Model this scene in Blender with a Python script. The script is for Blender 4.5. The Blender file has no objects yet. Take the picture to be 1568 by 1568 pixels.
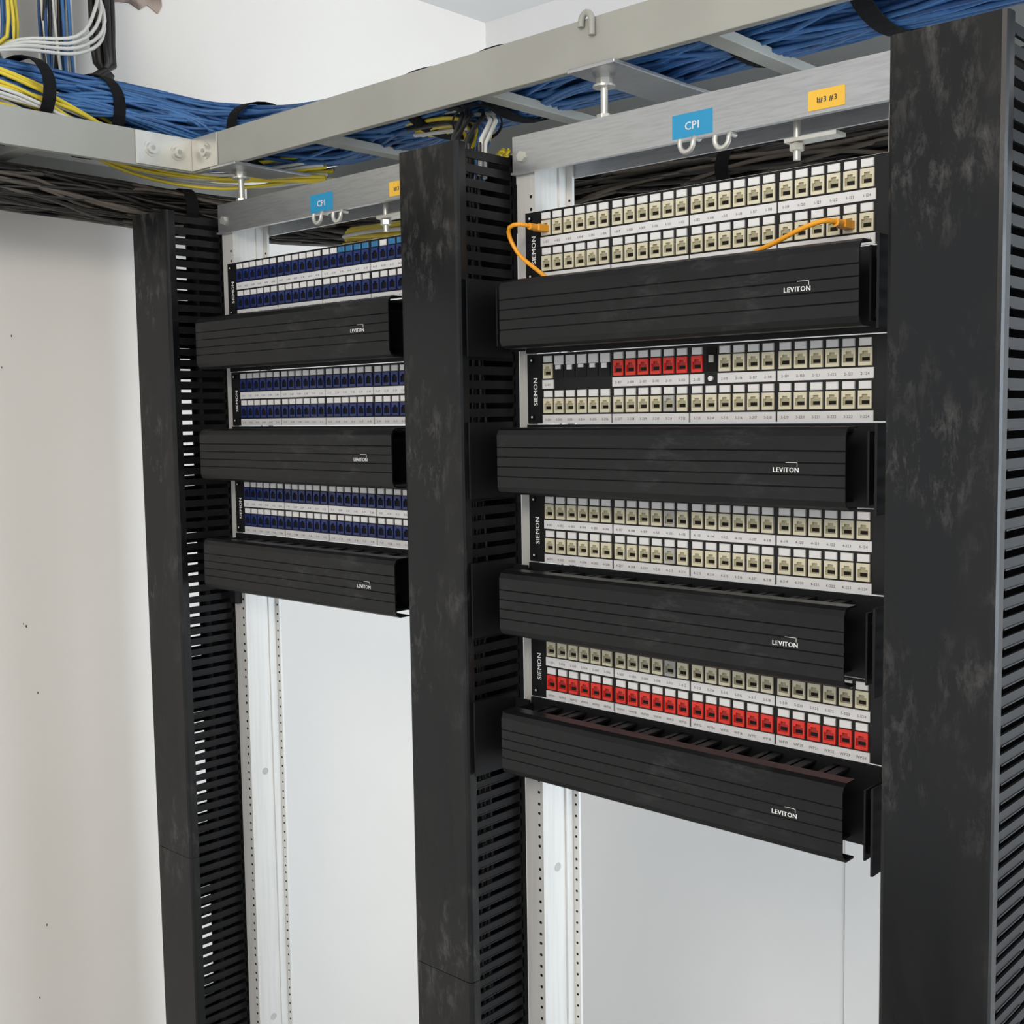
import bpy, math, random
from mathutils import Vector, Matrix
random.seed(7)
U=.04445; Z0=2.04; D=.6587; W=.445
scene=bpy.context.scene
scene.view_settings.view_transform='Standard'

# ---------------------------------------------------------------- materials
def nodes(name):
    m=bpy.data.materials.new(name); m.use_nodes=True
    nt=m.node_tree; b=nt.nodes['Principled BSDF']
    return m,nt,b
def mat(name,col,rough=.5,metal=0,var=.06,scale=8,bump=0,bscale=60,col2=None,rvar=0,spec=None,stretch=None):
    m,nt,b=nodes(name)
    tc=nt.nodes.new('ShaderNodeTexCoord'); n=nt.nodes.new('ShaderNodeTexNoise')
    n.inputs['Scale'].default_value=scale; n.inputs['Detail'].default_value=4
    src=tc.outputs['Object']
    if stretch:
        mp=nt.nodes.new('ShaderNodeMapping'); mp.inputs['Scale'].default_value=stretch
        nt.links.new(src,mp.inputs[0]); src=mp.outputs[0]
    nt.links.new(src,n.inputs['Vector'])
    r=nt.nodes.new('ShaderNodeValToRGB'); c2=col2 or tuple(max(0,c*(1-var*2)) for c in col)
    r.color_ramp.elements[0].color=(*c2,1); r.color_ramp.elements[1].color=(*col,1)
    r.color_ramp.elements[0].position=.35; r.color_ramp.elements[1].position=.6
    nt.links.new(n.outputs['Fac'],r.inputs[0]); nt.links.new(r.outputs[0],b.inputs['Base Color'])
    b.inputs['Roughness'].default_value=rough; b.inputs['Metallic'].default_value=metal
    if spec is not None: b.inputs['Specular IOR Level'].default_value=spec
    if rvar:
        mr=nt.nodes.new('ShaderNodeMapRange'); mr.inputs['To Min'].default_value=rough-rvar; mr.inputs['To Max'].default_value=rough+rvar
        nt.links.new(n.outputs['Fac'],mr.inputs['Value']); nt.links.new(mr.outputs[0],b.inputs['Roughness'])
    if bump:
        n2=nt.nodes.new('ShaderNodeTexNoise'); n2.inputs['Scale'].default_value=bscale; n2.inputs['Detail'].default_value=3
        nt.links.new(src,n2.inputs['Vector'])
        bp=nt.nodes.new('ShaderNodeBump'); bp.inputs['Strength'].default_value=bump; bp.inputs['Distance'].default_value=.002
        nt.links.new(n2.outputs['Fac'],bp.inputs['Height']); nt.links.new(bp.outputs[0],b.inputs['Normal'])
    return m
def scuffed(name,base,haze,dust,rough,scale,stretch=(1,1,.35),spec=.35,lo=.50,hi=.70,g0=.48,g1=.62):
    m,nt,b=nodes(name); L=nt.links.new
    tc=nt.nodes.new('ShaderNodeTexCoord')
    def noise(sc,det,st,rg=.55,dist=0):
        mp=nt.nodes.new('ShaderNodeMapping'); mp.inputs['Scale'].default_value=st; L(tc.outputs['Object'],mp.inputs[0])
        n=nt.nodes.new('ShaderNodeTexNoise'); n.inputs['Scale'].default_value=sc; n.inputs['Detail'].default_value=det
        n.inputs['Roughness'].default_value=rg; n.inputs['Distortion'].default_value=dist; L(mp.outputs[0],n.inputs['Vector']); return n
    def rng(n,a,c,lo_=0,hi_=1):
        r=nt.nodes.new('ShaderNodeMapRange'); r.inputs['From Min'].default_value=a; r.inputs['From Max'].default_value=c
        r.inputs['To Min'].default_value=lo_; r.inputs['To Max'].default_value=hi_; L(n.outputs['Fac'],r.inputs['Value']); return r
    big=noise(scale*.3,4,stretch,.6,.4); fine=noise(scale*3.5,10,stretch,.78,.3); mid=noise(scale*.45,4,(1,1,.7),.6)
    hz=rng(big,.42,.68)
    fd=rng(fine,lo,hi); gate=rng(mid,g0,g1)
    mul=nt.nodes.new('ShaderNodeMath'); mul.operation='MULTIPLY'; L(fd.outputs[0],mul.inputs[0]); L(gate.outputs[0],mul.inputs[1])
    m1=nt.nodes.new('ShaderNodeMix'); m1.data_type='RGBA'; m1.inputs[6].default_value=(*base,1); m1.inputs[7].default_value=(*haze,1); L(hz.outputs[0],m1.inputs[0])
    m2=nt.nodes.new('ShaderNodeMix'); m2.data_type='RGBA'; m2.inputs[7].default_value=(*dust,1); L(m1.outputs[2],m2.inputs[6]); L(mul.outputs[0],m2.inputs[0])
    L(m2.outputs[2],b.inputs['Base Color'])
    rr=rng(big,.35,.7,rough-.08,rough+.2); L(rr.outputs[0],b.inputs['Roughness'])
    b.inputs['Specular IOR Level'].default_value=spec
    return m
M={}
M['post']=scuffed('black_scuffed_plastic',(.0045,.005,.006),(.013,.0125,.012),(.085,.083,.078),.27,16,spec=.28)
M['hcover']=scuffed('black_ribbed_plastic',(.0055,.0057,.0065),(.011,.011,.0115),(.034,.034,.035),.36,22,(.35,1,1),spec=.27)
M['black']=mat('black_plastic',(.006,.006,.007),.5,spec=.25)
M['blackm']=mat('black_panel_metal',(.007,.007,.008),.45,spec=.3)
M['dark']=mat('dark_socket',(.008,.007,.006),.7,spec=.2)
M['alu']=mat('brushed_aluminium',(.50,.51,.52),.34,.8,.06,30,stretch=(1,12,12),rvar=.06)
M['alu2']=mat('rack_upright_aluminium',(.68,.67,.64),.45,.35,.04,12,stretch=(12,12,.6))
M['ladder']=mat('ladder_grey_paint',(.355,.355,.32),.5,0,.05,5)
M['zinc']=mat('zinc_plate',(.64,.63,.58),.35,.6,.06,20)
M['white']=mat('white_label',(.70,.70,.71),.45,0,.03)
M['icon']=mat('white_port_icon',(.74,.74,.74),.4,0,.02)
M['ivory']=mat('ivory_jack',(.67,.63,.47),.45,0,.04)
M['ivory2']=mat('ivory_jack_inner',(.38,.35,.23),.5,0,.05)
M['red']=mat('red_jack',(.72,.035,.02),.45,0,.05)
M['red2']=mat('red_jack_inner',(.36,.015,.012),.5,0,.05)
M['blue']=mat('blue_jack',(.011,.026,.135),.4,0,.05)
M['cyan']=mat('light_blue_jack',(.03,.17,.36),.4,0,.05)
M['grey']=mat('grey_jack',(.42,.42,.40),.5,0,.05)
M['ink']=mat('label_ink',(.05,.05,.05),.6)
M['print']=mat('white_print',(.75,.75,.75),.6)
M['cblue']=mat('blue_cable_jacket',(.05,.165,.40),.42,0,.12,12)
M['cblue2']=mat('dark_blue_cable_jacket',(.03,.10,.28),.42,0,.12,12)
M['cyel']=mat('yellow_cable_jacket',(.80,.62,.05),.42,0,.06,12)
M['cwhite']=mat('white_cable_jacket',(.72,.71,.66),.45,0,.06,12)
M['cgreen']=mat('green_cable_jacket',(.06,.38,.12),.45)
M['cblack']=mat('black_cable_jacket',(.020,.017,.015),.42,0,.2,14)
M['cgrey']=mat('dusty_cable_jacket',(.11,.09,.072),.6,0,.2,14)
M['orange']=mat('orange_cable_jacket',(.86,.36,.02),.4,0,.04)
M['velcro']=mat('black_velcro',(.008,.008,.009),.9,0,.1,40,bump=.4,bscale=500,spec=.2)
M['stblue']=mat('blue_sticker',(.02,.28,.52),.4,0,.03)
M['storg']=mat('orange_sticker',(.85,.50,.05),.5,0,.03)
M['patch']=mat('bare_masonry',(.42,.33,.27),.9,0,.3,30,bump=.8,bscale=60,col2=(.16,.12,.10))
M['seam']=mat('board_joint',(.50,.50,.50),.8)
def wallmat(name,col,c2):
    return mat(name,col,.75,0,.03,1.4,bump=.25,bscale=25,col2=c2,spec=.3)
M['wallL']=wallmat('cream_wall_paint',(.80,.762,.712),(.775,.735,.682))
M['wallB']=wallmat('white_wall_paint',(.83,.825,.82),(.805,.80,.79))
M['ceil']=wallmat('ceiling_paint',(.80,.80,.80),(.78,.78,.78))
M['floor']=mat('vinyl_floor',(.34,.33,.31),.5,0,.1,6)

# ---------------------------------------------------------------- mesh builder
class MB:
    def __init__(s): s.v=[];s.f=[];s.m=[];s.s=[];s.mats=[]
    def mi(s,k):
        if k not in s.mats: s.mats.append(k)
        return s.mats.index(k)
    def add(s,vs,fs,k,smooth=False):
        o=len(s.v); s.v.extend([(a,b,c+Z0) for a,b,c in vs]); i=s.mi(k)
        for f in fs: s.f.append([o+j for j in f]); s.m.append(i); s.s.append(smooth)
    def box(s,x0,x1,y0,y1,z0,z1,k):
        vs=[(x,y,z) for x in(x0,x1) for y in(y0,y1) for z in(z0,z1)]
        s.add(vs,[(0,1,3,2),(4,6,7,5),(0,4,5,1),(2,3,7,6),(0,2,6,4),(1,5,7,3)],k)
    def bbox(s,x0,x1,y0,y1,z0,z1,k,b=.001):
        vs=[(x0,y1,z0),(x1,y1,z0),(x1,y1,z1),(x0,y1,z1),(x0,y0+b,z0),(x1,y0+b,z0),(x1,y0+b,z1),(x0,y0+b,z1),
            (x0+b,y0,z0+b),(x1-b,y0,z0+b),(x1-b,y0,z1-b),(x0+b,y0,z1-b)]
        fs=[(0,3,2,1),(8,9,10,11)]
        for i in range(4):
            j=(i+1)%4; fs+= [(i,j,4+j,4+i),(4+i,4+j,8+j,8+i)]
        s.add(vs,fs,k)
    def ext(s,prof,axis,a,b,k,smooth=False,cap=True):
        n=len(prof)
        def P(p,t):
            if axis=='z': return (p[0],p[1],t)
            if axis=='x': return (t,p[0],p[1])
            return (p[0],t,p[1])
        vs=[P(p,a) for p in prof]+[P(p,b) for p in prof]
        fs=[(i,(i+1)%n,n+(i+1)%n,n+i) for i in range(n)]
        s.add(vs,fs,k,smooth)
        if cap: s.add(vs,[tuple(range(n))[::-1],tuple(range(n,2*n))],k)
    def cyl(s,c,axis,r,l,k,n=12,smooth=True):
        ax=Vector(axis).normalized(); t=ax.orthogonal().normalized(); u=ax.cross(t); c=Vector(c)
        vs=[]
        for q in (0,l):
            for i in range(n):
                a=2*math.pi*i/n; vs.append(tuple(c+ax*q+t*(r*math.cos(a))+u*(r*math.sin(a))))
        s.add(vs,[(i,(i+1)%n,n+(i+1)%n,n+i) for i in range(n)],k,smooth)
        s.add(vs,[tuple(range(n))[::-1],tuple(range(n,2*n))],k)
    def tube(s,pts,r,k,n=6,cap=True):
        pts=[Vector(p) for p in pts]; N=len(pts); vs=[]; t0=None
        for i,p in enumerate(pts):
            d=(pts[min(i+1,N-1)]-pts[max(i-1,0)]).normalized()
            if t0 is None: t0=d.orthogonal().normalized()
            t0=(t0-d*t0.dot(d)).normalized(); u=d.cross(t0)
            for j in range(n):
                a=2*math.pi*j/n; vs.append(tuple(p+t0*(r*math.cos(a))+u*(r*math.sin(a))))
        fs=[(i*n+j,i*n+(j+1)%n,(i+1)*n+(j+1)%n,(i+1)*n+j) for i in range(N-1) for j in range(n)]
        s.add(vs,fs,k,True)
        if cap: s.add(vs,[tuple(range(n))[::-1],tuple(range((N-1)*n,N*n))],k)
    def obj(s,name,bevel=None):
        me=bpy.data.meshes.new(name); me.from_pydata(s.v,[],s.f)
        for k in s.mats: me.materials.append(M[k])
        me.polygons.foreach_set('material_index',s.m); me.polygons.foreach_set('use_smooth',s.s)
        me.validate(); me.update()
        o=bpy.data.objects.new(name,me); scene.collection.objects.link(o)
        xs=[v.co for v in me.vertices]
        c=Vector([(min(p[i] for p in xs)+max(p[i] for p in xs))/2 for i in range(3)])
        me.transform(Matrix.Translation(-c)); o.location=c
        if bevel:
            b=o.modifiers.new('bevel','BEVEL'); b.width=bevel; b.segments=2; b.limit_method='ANGLE'
        return o
GL={}
def glyph(ch):
    if ch in GL: return GL[ch]
    cu=bpy.data.curves.new('g','FONT'); cu.body=ch; cu.size=1; cu.resolution_u=2
    ob=bpy.data.objects.new('g',cu); scene.collection.objects.link(ob)
    dg=bpy.context.evaluated_depsgraph_get(); e=ob.evaluated_get(dg); me=e.to_mesh()
    vs=[tuple(v.co) for v in me.vertices]; fs=[tuple(p.vertices) for p in me.polygons]
    w=max([v[0] for v in vs],default=.4)
    e.to_mesh_clear(); bpy.data.objects.remove(ob); bpy.data.curves.remove(cu)
    GL[ch]=(vs,fs,w); return GL[ch]
def text(mb,st,x,y,z,size,k,center=True,vert=False,bold=0):
    adv=0; items=[]
    for ch in st:
        if ch==' ': adv+=.3; continue
        vs,fs,w=glyph(ch); items.append((vs,fs,adv)); adv+=w+.08
    off=-adv/2 if center else 0
    for vs,fs,a in items:
        if vert: P=[(x-q[1]*size,y,z+(q[0]+a+off)*size) for q in vs]
        else: P=[(x+(q[0]+a+off)*size,y,z+q[1]*size) for q in vs]
        mb.add(P,fs,k)
        if bold:
            mb.add([(p[0]+(0 if vert else bold*size),p[1]-.00002,p[2]+(bold*size if vert else 0)) for p in P],fs,k)

# ---------------------------------------------------------------- room shell
XL=-1.05; YB=1.014; ZC=.70; ZF=-Z0
XR,YF=3.2,-3.2
b=MB(); b.box(XL-.1,XL,YF,YB+.1,ZF,ZC,'wallL')
for y,zz,r in ((-.20,-.105,.0018),(-.20,-.617,.0022),(-.205,-.612,.0012),(-.185,-.74,.0018),(-.19,-1.17,.0018),(-.22,-.16,.0015),(-.21,-1.30,.0015)):
    b.box(XL,XL+.0008,y-r*.5,y+r*.5,zz-r,zz+r,'cgrey')
b.obj('wall_left')
b=MB(); b.box(XL,XR,YB,YB+.1,ZF,ZC,'wallB')
b.box(-.086,-.0845,YB-.001,YB,ZF,-.93,'seam')
b.obj('wall_back')
b=MB(); b.box(XL-.1,XR,YF,YB+.1,ZC,ZC+.1,'ceil'); b.obj('ceiling')
b=MB(); b.box(XL-.1,XR,YF,YB+.1,ZF-.1,ZF,'floor'); b.obj('floor')
b=MB(); 
pts=[]
N=26
for i in range(N):
    a=2*math.pi*i/N; rr=1+random.uniform(-.08,.08)
    sx=max(-1,min(1,1.35*math.cos(a))); sz=max(-1,min(1,1.35*math.sin(a)))
    pts.append((.062+.060*sx*rr,.600+.085*sz*rr))
b.add([(XL+.003,p[0],p[1]) for p in pts],[tuple(range(N))],'patch')
b.add([(XL,p[0],p[1]) for p in pts]+[(XL+.003,p[0],p[1]) for p in pts],[(i,(i+1)%N,N+(i+1)%N,N+i) for i in range(N)],'patch')
b.obj('wall_masonry_patch')

# ---------------------------------------------------------------- racks
def rack(ox):
    b=MB(); xa=ox-.041; xb=ox+W+.041; zt=.092; DP=.060
    for s,x in ((1,xa),(-1,xb)):
        X=lambda d:x+s*d
        def bx(d0,d1,y0,y1,z0,z1,k):
            a0,a1=sorted((X(d0),X(d1))); b.box(a0,a1,y0,y1,z0,z1,k)
        bx(0,.030,.0015,.006,ZF+.006,zt,'alu2')
        bx(.026,.030,.006,DP,ZF+.006,zt,'alu2')
        bx(.004,.043,DP,DP+.004,ZF+.006,zt,'alu2')
        bx(.030,.033,DP-.014,DP,ZF+.006,zt,'alu2')
        z=.02; i=0
        pat=[.0159,.0159,.01265]
        while z>ZF+.1:
            b.cyl((X(.0235),.0016,z),(0,-1,0),.0022,.0003,'dark',8,False)
            b.cyl((X(.038),DP+.0001,z),(0,-1,0),.0018,.0004,'dark',8,False)
            z-=pat[i%3]; i+=1
        for zz in (-.55,-.86,-1.3,-1.7):
            b.cyl((X(.030),.030,zz),(s,0,0),.006,.0006,'grey',12,False)
    for y0,sg in ((-.004,1),(DP+.008,-1)):
        y1=y0+sg*.004; a,c=sorted((y0,y1)); b.box(xa-.002,xb+.002,a,c,.0486,.0965,'alu')
        a,c=sorted((y1,y1+sg*.024)); b.box(xa-.002,xb+.002,a,c,.0925,.0965,'alu')
    b.box(xa-.002,xb+.002,-.0075,-.004,.0486,.0515,'alu')
    for x in (xa+.015,xb-.015):
        b.cyl((x,-.004,.07),(0,-1,0),.007,.004,'zinc',6,False)
    b.box(ox+.202,ox+.255,-.0046,-.004,.0520,.079,'stblue')
    text(b,'CPI',ox+.2285,-.0049,.0605,.0125,'white',bold=.04)
    so=.004 if ox>-.1 else .014
    b.box(ox+.367+so,ox+.408+so,-.0046,-.004,.0535,.0735,'storg')
    text(b,'1#3 #3',ox+.3875+so,-.0049,.0605,.008,'ink',bold=.05)
    for x,dz in ((ox+.224,0),(ox+.270,-.003)):
        P=[]
        for i in range(11):
            t=math.pi*i/10; P.append((x-.009*math.cos(t),-.009,.0455+dz-.010*math.sin(t)))
        P=[(P[0][0],-.008,.050+dz)]+P+[(P[-1][0],-.008,.050+dz),(P[-1][0],.004,.050+dz)]
        b.tube(P,.0030,'zinc',8)
    b.box(ox+.335,ox+.395,.010,.032,.030,.034,'zinc'); b.cyl((ox+.345,.020,.012),(0,0,1),.004,.075,'zinc',10); b.cyl((ox+.345,.020,.022),(0,0,1),.008,.007,'zinc',6,False)
    for y0,y1 in ((-.18,.0),(.066,.24)):
        b.box(xa,xb,y0,y1,ZF,ZF+.006,'alu')
    b.box(xa,xb,-.004,.0,ZF+.006,ZF+.06,'alu'); b.box(xa,xb,.066,.070,ZF+.006,ZF+.06,'alu')
    return b.obj('equipment_rack')
rack(0); rack(-D)
b=MB(); b.bbox(-D-.042,-D-.021,-.010,.001,-.565,-.512,'black',.003); b.cyl((-D-.025,-.010,-.53),(0,-1,0),.004,.004,'dark',8); b.obj('cable_clip')

# ---------------------------------------------------------------- patch panels
def pitchx(i):
    g=i//6; return .0012+g*.1115+ (i%6)*.0182+.0091
def jack(b,x,z0,z1,k,kin):
    w=.0073; yf=-.0035; x0,x1=x-w,x+w
    ow=.0056; oz0=z0+.0035; oz1=z0+.0120; nz=z0+.0148
    b.box(x0,x-ow,yf,.0005,z0,z1,k); b.box(x+ow,x1,yf,.0005,z0,z1,k)
    b.box(x-ow,x+ow,yf,.0005,z0,oz0,k)
    b.box(x-ow,x-.003,yf,.0005,oz1,z1,k); b.box(x+.003,x+ow,yf,.0005,oz1,z1,k)
    b.box(x-.003,x+.003,yf,.0005,nz,z1,k)
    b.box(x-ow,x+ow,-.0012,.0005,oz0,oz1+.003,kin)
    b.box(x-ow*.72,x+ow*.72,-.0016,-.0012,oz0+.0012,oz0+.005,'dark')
def panel(ox,z,rows,lab,texts=True):
    b=MB()
    b.box(ox-.0254,ox+W+.0254,-.001,.0012,z-.0881,z-.0004,'blackm')
    b.box(ox-.0,ox+W,.0012,.028,z-.084,z-.004,'blackm')
    b.box(ox-.0254,ox+W+.0254,-.001,.010,z-.0012,z-.0002,'icon' )  # bright line of light at the panel's top edge, painted in icon white
    for zz in (z-.008,z-.080):
        for xx in (ox-.017,ox+W+.017):
            b.cyl((xx,-.001,zz),(0,-1,0),.0036,.0018,'black',12); b.cyl((xx,-.0028,zz),(0,-1,0),.0014,.0002,'print',8)
    text(b,'SIEMON',ox-.0085,-.0012,z-.048,.0095,'print',vert=True,bold=.05)
    for ri,row in enumerate(rows):
        t=z-.003-ri*.0437
        for i,c in enumerate(row):
            x=ox+pitchx(i)
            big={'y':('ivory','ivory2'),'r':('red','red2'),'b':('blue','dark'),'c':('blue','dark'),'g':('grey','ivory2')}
            if c=='k':
                b.bbox(x-.0072,x+.0072,-.003,.0,t-.0118,t-.0005,'icon',.0006)
                b.box(x-.0070,x+.0070,-.002,.0,t-.0285,t-.0125,'black')
                b.bbox(x-.005,x+.003,-.004,-.001,t-.0165-(i%3)*.001,t-.0120,'icon',.0005)
            elif c=='x':
                b.box(x-.0068,x+.0068,-.002,.0,t-.0285,t-.0005,'dark')
                b.box(x-.002,x+.004,-.004,.0,t-.018,t-.010,'grey')
            else:
                ki='cyan' if c=='c' else 'icon'
                b.bbox(x-.0068,x+.0068,-.0035,.0,t-.0085,t-.0003,ki,.0006)
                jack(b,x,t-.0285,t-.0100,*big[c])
            if c not in 'kx':
                wl=.0091; 
                b.box(x-wl,x+wl,-.0028,-.001,t-.0415,t-.0305,'white')
                s=lab[ri]
                if texts: text(b,'%s%02d'%(s,i+1),x,-.0030,t-.0380,.0042,'ink')
            elif c=='x': b.cyl((x,-.0012,t-.036),(0,-1,0),.003,.003,'icon',10)
    return b.obj('patch_panel')
Y24='y'*24
yg='y'*10+'g'+'y'*13
panel(0,0,[Y24,Y24],['1-1','1-2'])
panel(0,-4*U,['y'+'k'*5+'r'*7+'x'+'y'*10,yg],['2-1','3-2'])
panel(0,-8*U,[yg,yg],['4-1','4-2'])
panel(0,-12*U,[yg,'r'*24],['5-5','WP'])
B24='b'*24
panel(-D,0,['b'*14+'c'*5+'bcccc',B24],['A-','B-'])
panel(-D,-4*U,[B24,B24],['C-','D-'])
panel(-D,-8*U,[B24,B24],['E-','F-'])

# ---------------------------------------------------------------- horizontal cable managers
def hman(ox,zc,dx=0,dy=0,plate=True):
    b=MB(); h=.041; yf=-.074+dy; x0=ox-.0127+dx; x1=ox+.4506+dx
    out=[(yf+.026,h),(yf+.009,h),(yf+.003,h-.003),(yf,h-.009)]
    for g in (.017,.005,-.007,-.019): out+=[(yf,g+.0008),(yf+.0009,g),(yf,g-.0008)]
    out+=[(yf,-h+.009),(yf+.003,-h+.003),(yf+.009,-h),(yf+.026,-h)]
    inn=[(yf+.026,-h+.002),(yf+.010,-h+.002),(yf+.005,-h+.005),(yf+.002,-h+.010),(yf+.002,h-.010),(yf+.005,h-.005),(yf+.010,h-.002),(yf+.026,h-.002)]
    b.ext([(p[0],p[1]+zc) for p in out+inn],'x',x0,x1,'hcover')
    b.box(ox-.0254,ox+W+.0254,-.003,.0012,zc-.0435,zc+.0435,'black')
    n=11; pt=(W-.01)/n
    for i in range(n):
        xa=ox+.005+i*pt
        for sgn in (1,-1):
            z1=zc+sgn*(h-.0035); a,c=sorted((z1,z1-sgn*.0028))
            b.box(xa+.004,xa+pt-.016,-.055+dy,-.003,a,c,'black')
            b.box(xa-.001,xa+pt-.011,-.058+dy,-.052+dy,a,c,'black')
            a2,c2=sorted((z1,z1-sgn*.012)); b.box(xa+.010,xa+.013,-.040,-.003,a2,c2,'black')
    for xx in (ox-.0235,ox+W+.0215):
        b.box(xx,xx+.002,-.060,-.003,zc-.036,zc+.036,'black')
    if plate:
        xx=ox-.050
        b.box(xx,xx+.0025,-.086,-.006,zc-.048,zc+.048,'black')
        b.box(xx,ox-.0235,-.009,-.0062,zc-.040,zc+.040,'black')
    xx=ox+W+.036
    b.box(xx,xx+.0025,-.075,-.006,zc-.044,zc+.044,'black'); b.box(ox+W+.0235,xx,-.009,-.0062,zc-.04,zc+.04,'black')
    for zz in (-.028,.028): b.box(ox+W+.0235,xx,-.05,-.044,zc+zz-.004,zc+zz+.004,'black')
    tx=ox+dx+.386; text(b,'LEVITON',tx,yf-.0003,zc-.0045,.0068,'print',bold=.06)
    b.box(tx+.000,tx+.013,yf-.0003,yf,zc+.0050,zc+.0054,'print'); b.box(tx+.0126,tx+.013,yf-.0003,yf,zc+.001,zc+.0054,'print')
    return b.obj('horizontal_cable_manager')
hman(0,-3*U,.017,-.010)
for k in (7,11,15): hman(0,-k*U)
for k in (3,7,11): hman(-D,-k*U,plate=False)

# ---------------------------------------------------------------- vertical cable managers
def vman(ox,joints):
    b=MB(); xa=ox-.160; xb=ox-.054; yf=-.0946; zt=.082; zb=ZF; YK=.016
    r=.005
    prof=[(xa,yf+.016),(xa,yf+r),(xa+r*.3,yf+r*.3),(xa+r,yf),(xb-r,yf),(xb-r*.3,yf+r*.3),(xb,yf+r),(xb,yf+.016),
          (xb-.0025,yf+.016),(xb-.0025,yf+r),(xb-r,yf+.0025),(xa+r,yf+.0025),(xa+.0025,yf+r),(xa+.0025,yf+.016)]
    cuts=[zt]+joints+[zb+.01]
    for i in range(len(cuts)-1):
        b.ext(prof,'z',cuts[i+1]+.0006,cuts[i]-.0006,'post')
    b.box(xa+.001,xb-.001,YK-.003,YK,zb,zt-.004,'black')
    b.box(xa+.001,xa+.004,YK-.010,YK-.003,zb,zt-.004,'black'); b.box(xb-.004,xb-.001,YK-.010,YK-.003,zb,zt-.004,'black')
    b.box(xa+.001,xb-.001,-.080,YK-.003,zb,zb+.006,'black')
    z=zt-.008
    while z>zb+.02:
        for x0,x1 in ((xa+.001,xa+.0035),(xb-.0035,xb-.001)):
            b.box(x0,x1,-.080,YK-.008,z-.0105,z,'black')
            b.box(x0,x1,-.0835,-.078,z-.0132,z+.0026,'black')
        b.box(xb-.0012,xb-.0002,-.074,-.012,z-.0105,z-.009,'black')
        z-=.01778
    b.box(xa+.050,xa+.056,-.006,YK-.003,zb,zt-.01,'black')
    return b.obj('vertical_cable_manager')
for k in (-1,0,1): vman(k*D,[-.99])

# ---------------------------------------------------------------- cable ladders
RZ0,RZ1=.152,.208; RY=-.02; RX=-.745
b=MB()
b.box(RX,1.6,RY,RY+.012,RZ0,RZ1,'ladder'); b.box(-1.03,1.6,.285,.297,RZ0,RZ1,'ladder')
for x in (-.43,-.09,.25,.59,.93,1.27):
    b.box(x-.0127,x+.0127,RY+.012,.285,RZ0+.002,RZ0+.014,'ladder')
for x in (.095,-.655):
    b.box(x-.024,x+.046,RY-.012,.32,RZ0-.006,RZ0-.001,'alu')
    l=RZ0-.09; y=.014
    b.cyl((x-.004,y,.085),(0,0,1),.0048,l+.003,'zinc',10)
    b.cyl((x-.004,y,.0966),(0,0,1),.010,.007,'zinc',6,False); b.cyl((x-.004,y,RZ0-.014),(0,0,1),.010,.008,'zinc',6,False)
    b.cyl((x-.004,y,RZ0-.0165),(0,0,1),.014,.0025,'zinc',14)
P=[(.095+.008*math.cos(t),RY-.004,RZ1-.006+.011*math.sin(t)) for t in [math.pi*i/8 for i in range(9)]]
b.tube([(P[0][0],RY-.004,RZ1-.022)]+P+[(P[-1][0],RY-.004,RZ1-.010)],.0042,'ladder',8)
b.obj('cable_ladder',.0012)
b=MB()
b.box(RX-.012,RX,-1.6,RY,RZ0,RZ1,'ladder'); b.box(RX-.300,RX-.288,-1.6,.283,RZ0,RZ1,'ladder')
for i in range(5):
    y=-.289-.3048*i
    b.box(RX-.288,RX-.012,y-.0127,y+.0127,RZ0+.002,RZ0+.014,'ladder')
b.box(RX,RX+.0035,RY-.105,RY-.001,RZ0+.002,RZ1-.001,'zinc'); b.box(RX+.0035,RX+.075,RY-.0035,RY-.0002,RZ0+.002,RZ1-.001,'zinc')
for y in (-.03,-.078):
    b.cyl((RX+.0035,RY+y,RZ0+.029),(1,0,0),.013,.0015,'zinc',16); b.cyl((RX+.005,RY+y,RZ0+.029),(1,0,0),.009,.005,'zinc',12); b.cyl((RX+.010,RY+y,RZ0+.029),(1,0,0),.004,.001,'grey',6,False)
b.cyl((RX+.045,RY-.0035,RZ0+.029),(0,-1,0),.013,.0015,'zinc',16); b.cyl((RX+.045,RY-.005,RZ0+.029),(0,-1,0),.009,.005,'zinc',12); b.cyl((RX+.045,RY-.010,RZ0+.029),(0,-1,0),.004,.001,'grey',6,False)
b.obj('cable_ladder',.0008)

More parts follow.
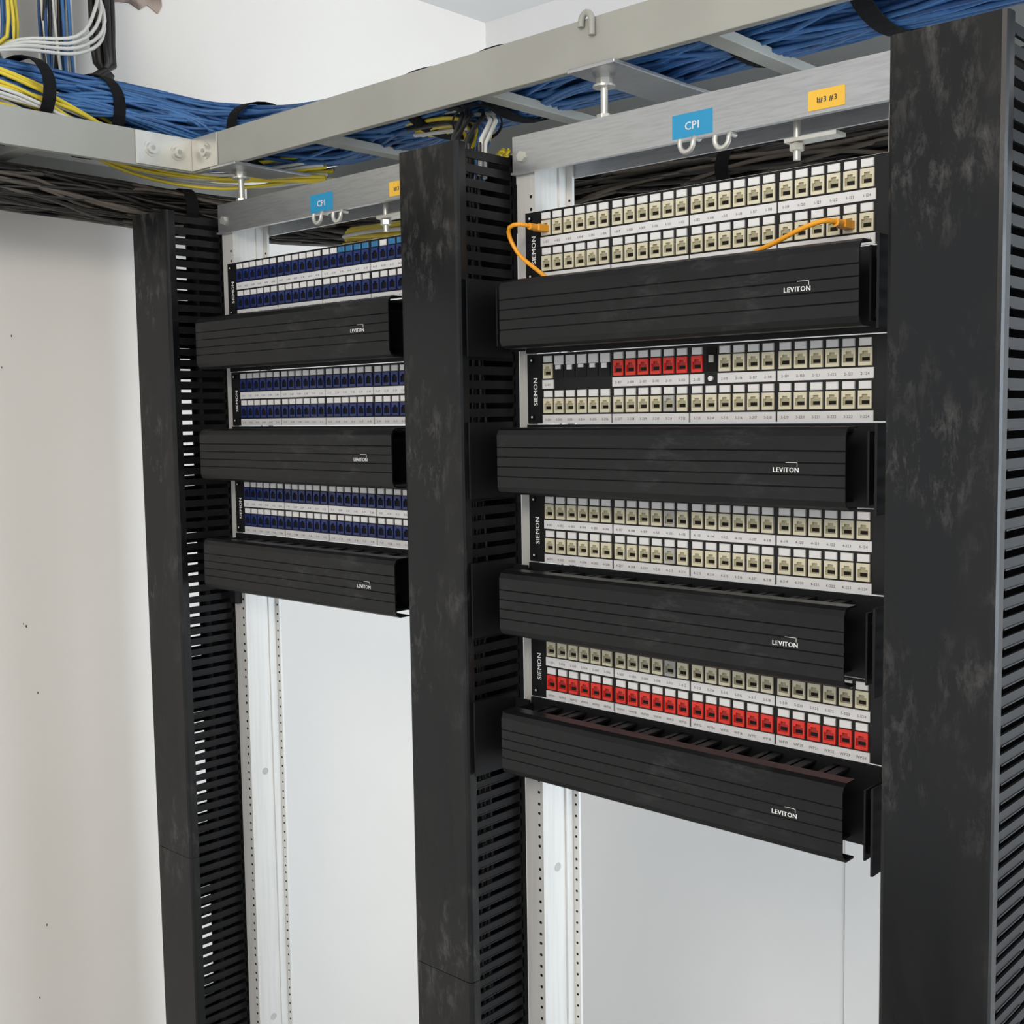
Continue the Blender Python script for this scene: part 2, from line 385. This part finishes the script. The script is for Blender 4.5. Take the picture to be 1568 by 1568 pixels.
# ---------------------------------------------------------------- cable bundles
def spline(P,step=.02):
    P=[Vector(p) for p in P]; out=[]
    Q=[P[0]*2-P[1]]+P+[P[-1]*2-P[-2]]
    for i in range(1,len(Q)-2):
        a,b_,c,d=Q[i-1:i+3]; n=max(2,int((c-b_).length/step))
        for j in range(n):
            t=j/n; out.append(.5*((2*b_)+(c-a)*t+(2*a-5*b_+4*c-d)*t*t+(3*b_-a-3*c+d)*t**3))
    out.append(P[-1]); return out
def bundle(b,path,n,hw,hh,r,cols,step=.03,wander=.25,prof=None):
    C=spline([p[:3] for p in path],step); N=len(C)
    fr=[]; up0=Vector((0,0,1)); sc=[]
    P0=[Vector(p[:3]) for p in path]; S0=[(p[3] if len(p)>3 else 1) for p in path]
    for i in range(N):
        d=(C[min(i+1,N-1)]-C[max(i-1,0)]).normalized()
        lat=d.cross(up0)
        if lat.length<.3: lat=Vector((1,0,0)) if not fr else fr[-1][0]
        lat.normalize(); up=lat.cross(d).normalized(); fr.append((lat,up))
        ws=[(1/((C[i]-q).length**2+1e-4),s_) for q,s_ in zip(P0,S0)]
        sc.append(sum(w_*s_ for w_,s_ in ws)/sum(w_ for w_,s_ in ws))
    cnt=0
    while cnt<n:
        u=random.uniform(-1,1); v=random.uniform(-1,1)
        if u*u+v*v>1: continue
        if u*u+v*v<.35 and random.random()<.8: continue
        cnt+=1
        ph=[random.uniform(0,6.28) for _ in range(4)]; fq=[random.uniform(5,14) for _ in range(2)]
        P=[]; s=0
        for i in range(N):
            if i: s+=(C[i]-C[i-1]).length
            uu=u+wander*math.sin(s*fq[0]+ph[0])+wander*.4*math.sin(s*fq[1]*2.3+ph[2]); vv=v+wander*math.sin(s*fq[1]+ph[1])
            L=math.hypot(uu,vv)
            if L>1: uu/=L; vv/=L
            P.append(C[i]+fr[i][0]*(uu*hw)+fr[i][1]*(vv*hh*sc[i]))
        b.tube(P,r,cols(u,v),6,False)
def strap(b,c,d,hw,hh,w=.02,th=.002,k='velcro'):
    c=Vector(c); d=Vector(d).normalized(); lat=d.cross(Vector((0,0,1)))
    if lat.length<.2: lat=Vector((1,0,0))
    lat.normalize(); up=lat.cross(d); n=28; vs=[]
    for q,e in ((-w/2,0),(w/2,0),(w/2,-th),(-w/2,-th)):
        for i in range(n):
            a=2*math.pi*i/n; vs.append(tuple(c+d*q+lat*((hw+e)*math.cos(a))+up*((hh+e)*math.sin(a))))
    fs=[]
    for s_ in range(4):
        t=(s_+1)%4
        fs+=[(s_*n+i,s_*n+(i+1)%n,t*n+(i+1)%n,t*n+i) for i in range(n)]
    b.add(vs,fs,k,False)
blues=lambda u,v: random.choice(['cblue','cblue','cblue','cblue2'])
b=MB()
path=[(-.885,-1.5,.245,1.25),(-.885,-1.0,.245,1.25),(-.885,-.5,.245,1.3),(-.885,-.25,.25,1.4),(-.87,-.08,.25,1.35),(-.80,.07,.235,1.25),(-.62,.125,.215,1.1),(-.45,.125,.207,1),(-.1,.12,.205,1),(.3,.12,.205,1),(.8,.12,.205,1),(1.5,.12,.205,1)]
bundle(b,path,190,.088,.042,.0031,blues)
strap(b,(-.875,-.255,.25),(0,1,0),.118,.066); strap(b,(-.885,-.125,.25),(0,1,0),.101,.066)
strap(b,(-.70,.105,.222),(1,.25,0),.098,.056)
for x in (-.285,-.14,.235,.40,.62): strap(b,(x,.12,.205),(1,0,0),.093,.049,.022)
b.obj('blue_cable_bundle')
b=MB()
mix=lambda u,v: random.choice(['cyel','cyel','cwhite','cwhite','cblue'])
bundle(b,[(-.785,-1.5,.235),(-.785,-1.0,.235),(-.785,-.6,.24),(-.785,-.40,.243),(-.80,-.27,.23),(-.83,-.08,.19),(-.76,.05,.172),(-.6,.15,.170)],34,.028,.034,.003,mix)
bundle(b,[(-.93,-.27,.70),(-.935,-.26,.5),(-.94,-.25,.36),(-.92,-.30,.30),(-.86,-.5,.27),(-.86,-1.0,.26)],24,.034,.030,.0032,lambda u,v:random.choice(['cblue','cblue','cyel','cgreen','cwhite','cblue']))
b.obj('mixed_cable_bundle')
b=MB()
bundle(b,[(-.96,-.135,.70),(-.96,-.135,.5),(-.955,-.14,.36),(-.94,-.15,.30),(-.91,-.2,.27),(-.90,-.5,.25)],26,.026,.028,.0031,lambda u,v:random.choice(['cblack','cwhite','cblue','cblue2','cwhite','cgrey']))
bundle(b,[(-.97,-.045,.70),(-.97,-.045,.5),(-.96,-.05,.40),(-.95,-.06,.34),(-.93,-.16,.30),(-.91,-.4,.28)],10,.018,.02,.0055,lambda u,v:'cblack')
for k in range(4):
    o=random.uniform(-.01,.01)
    b.tube(spline([(-.86,-.5,.28+o),(-.84,-.34,.30+o),(-.85+o,-.25,.325+k*.006),(-.87,-.15,.345+k*.009),(-.90,-.09+o,.39+k*.014),(-.935+o,-.075,.46+k*.012),(-.96+o,-.13,.60),(-.96+o,-.135,.699)],.02),.0031,'cwhite',6)
b.obj('riser_cable_bundle')
b=MB()
bundle(b,[(-.87,-1.5,.11),(-.87,-.9,.112),(-.87,-.4,.115),(-.87,-.1,.112),(-.82,.10,.10),(-.66,.24,.085),(-.4,.28,.075),(0,.29,.068),(.5,.29,.068),(1.5,.29,.068)],110,.060,.034,.0032,lambda u,v:random.choice(['cblack','cblack','cgrey']),wander=.4)
strap(b,(-.845,.02,.105),(.3,1,0),.064,.040); strap(b,(.12,.29,.068),(1,0,0),.064,.040)
b.obj('black_cable_bundle')
b=MB()
bundle(b,[(-.32,.10,.178),(-.2,.07,.165),(-.13,.02,.130),(-.10,-.03,.09),(-.09,-.045,.045)],18,.028,.018,.0031,lambda u,v:random.choice(['cyel','cwhite','cblack','cblue','cyel']))
bundle(b,[(-.10,-.03,.09),(-.10,-.03,.0),(-.10,-.035,-.5),(-.10,-.035,-1.5)],14,.03,.018,.003,lambda u,v:'cblack')
strap(b,(-.135,.028,.136),(1,-1,-.5),.034,.024,.018)
b.obj('dropped_cable_bundle')
b=MB()
bundle(b,[(-D+.10,.16,.04),(-D+.2,.15,.035),(-D+.32,.13,.03),(-D+.42,.10,.045),(-D+.52,.10,.10)],20,.022,.018,.0031,lambda u,v:random.choice(['cyel','cyel','cyel','cwhite']))
strap(b,(-D+.36,.12,.035),(1,-.3,.2),.028,.024,.018)
b.obj('yellow_cable_bundle')
def cord(pts,plug):
    b=MB(); b.tube(spline(pts,.006),.0027,'orange',8)
    x,z=plug; b.bbox(x-.0052,x+.0052,-.022,-.0016,z-.004,z+.004,'orange',.001)
    b.tube([(x,-.022,z),(x,-.034,z)],.0042,'orange',8)
    return b.obj('patch_cord')
x1=pitchx(0); zj=-.003-.0285+.0078
cord([(x1,-.030,zj),(x1-.006,-.045,zj+.002),(x1-.022,-.046,zj),(x1-.027,-.040,zj-.012),(x1-.016,-.034,zj-.034),(x1+.006,-.030,zj-.052),(x1+.025,-.026,zj-.068),(x1+.032,-.024,zj-.085)],(x1,zj))
x2=pitchx(22); z2=zj-.0437
cord([(x2,-.030,z2),(x2-.006,-.045,z2+.001),(x2-.030,-.046,z2-.004),(x2-.065,-.040,z2-.014),(x2-.10,-.035,z2-.024),(x2-.13,-.030,z2-.045)],(x2,z2))

# ---------------------------------------------------------------- camera
a,pt,ro=.7419,.0846,-.0153
h=Vector((-math.sin(a),math.cos(a),0)); z=Vector((0,0,1))
fw=h*math.cos(pt)-z*math.sin(pt); r0=Vector((math.cos(a),math.sin(a),0)); u0=r0.cross(fw)
R=r0*math.cos(ro)+u0*math.sin(ro); Up=-r0*math.sin(ro)+u0*math.cos(ro)
cd=bpy.data.cameras.new('camera'); co=bpy.data.objects.new('camera',cd); scene.collection.objects.link(co)
m=Matrix((R,Up,-fw)).transposed().to_4x4(); m.translation=Vector((.9766,-1.1276,-.2521+Z0)); co.matrix_world=m
cd.sensor_width=36; cd.lens=1787.4/1568*36; cd.clip_start=.02
scene.camera=co
# ---------------------------------------------------------------- lights
def area(name,loc,tgt,size,e,col,sy=None):
    l=bpy.data.lights.new(name,'AREA'); l.energy=e; l.color=col; l.size=size
    if sy: l.shape='RECTANGLE'; l.size_y=sy
    o=bpy.data.objects.new(name,l); scene.collection.objects.link(o); o.location=Vector(loc)+Vector((0,0,Z0))
    o.rotation_euler=(Vector(tgt)-Vector(loc)).to_track_quat('-Z','Y').to_euler()
area('ceiling_lamp_front',(1.0,-1.9,.64),(.2,0,-.8),.9,42,(1,.91,.80))
area('window_daylight',(2.6,.45,-.2),(-1,.75,-.4),.8,66,(.76,.88,1),1.6)
w=bpy.data.worlds.new('world'); scene.world=w; w.use_nodes=True
w.node_tree.nodes['Background'].inputs[0].default_value=(.96,.98,1,1); w.node_tree.nodes['Background'].inputs[1].default_value=1.1
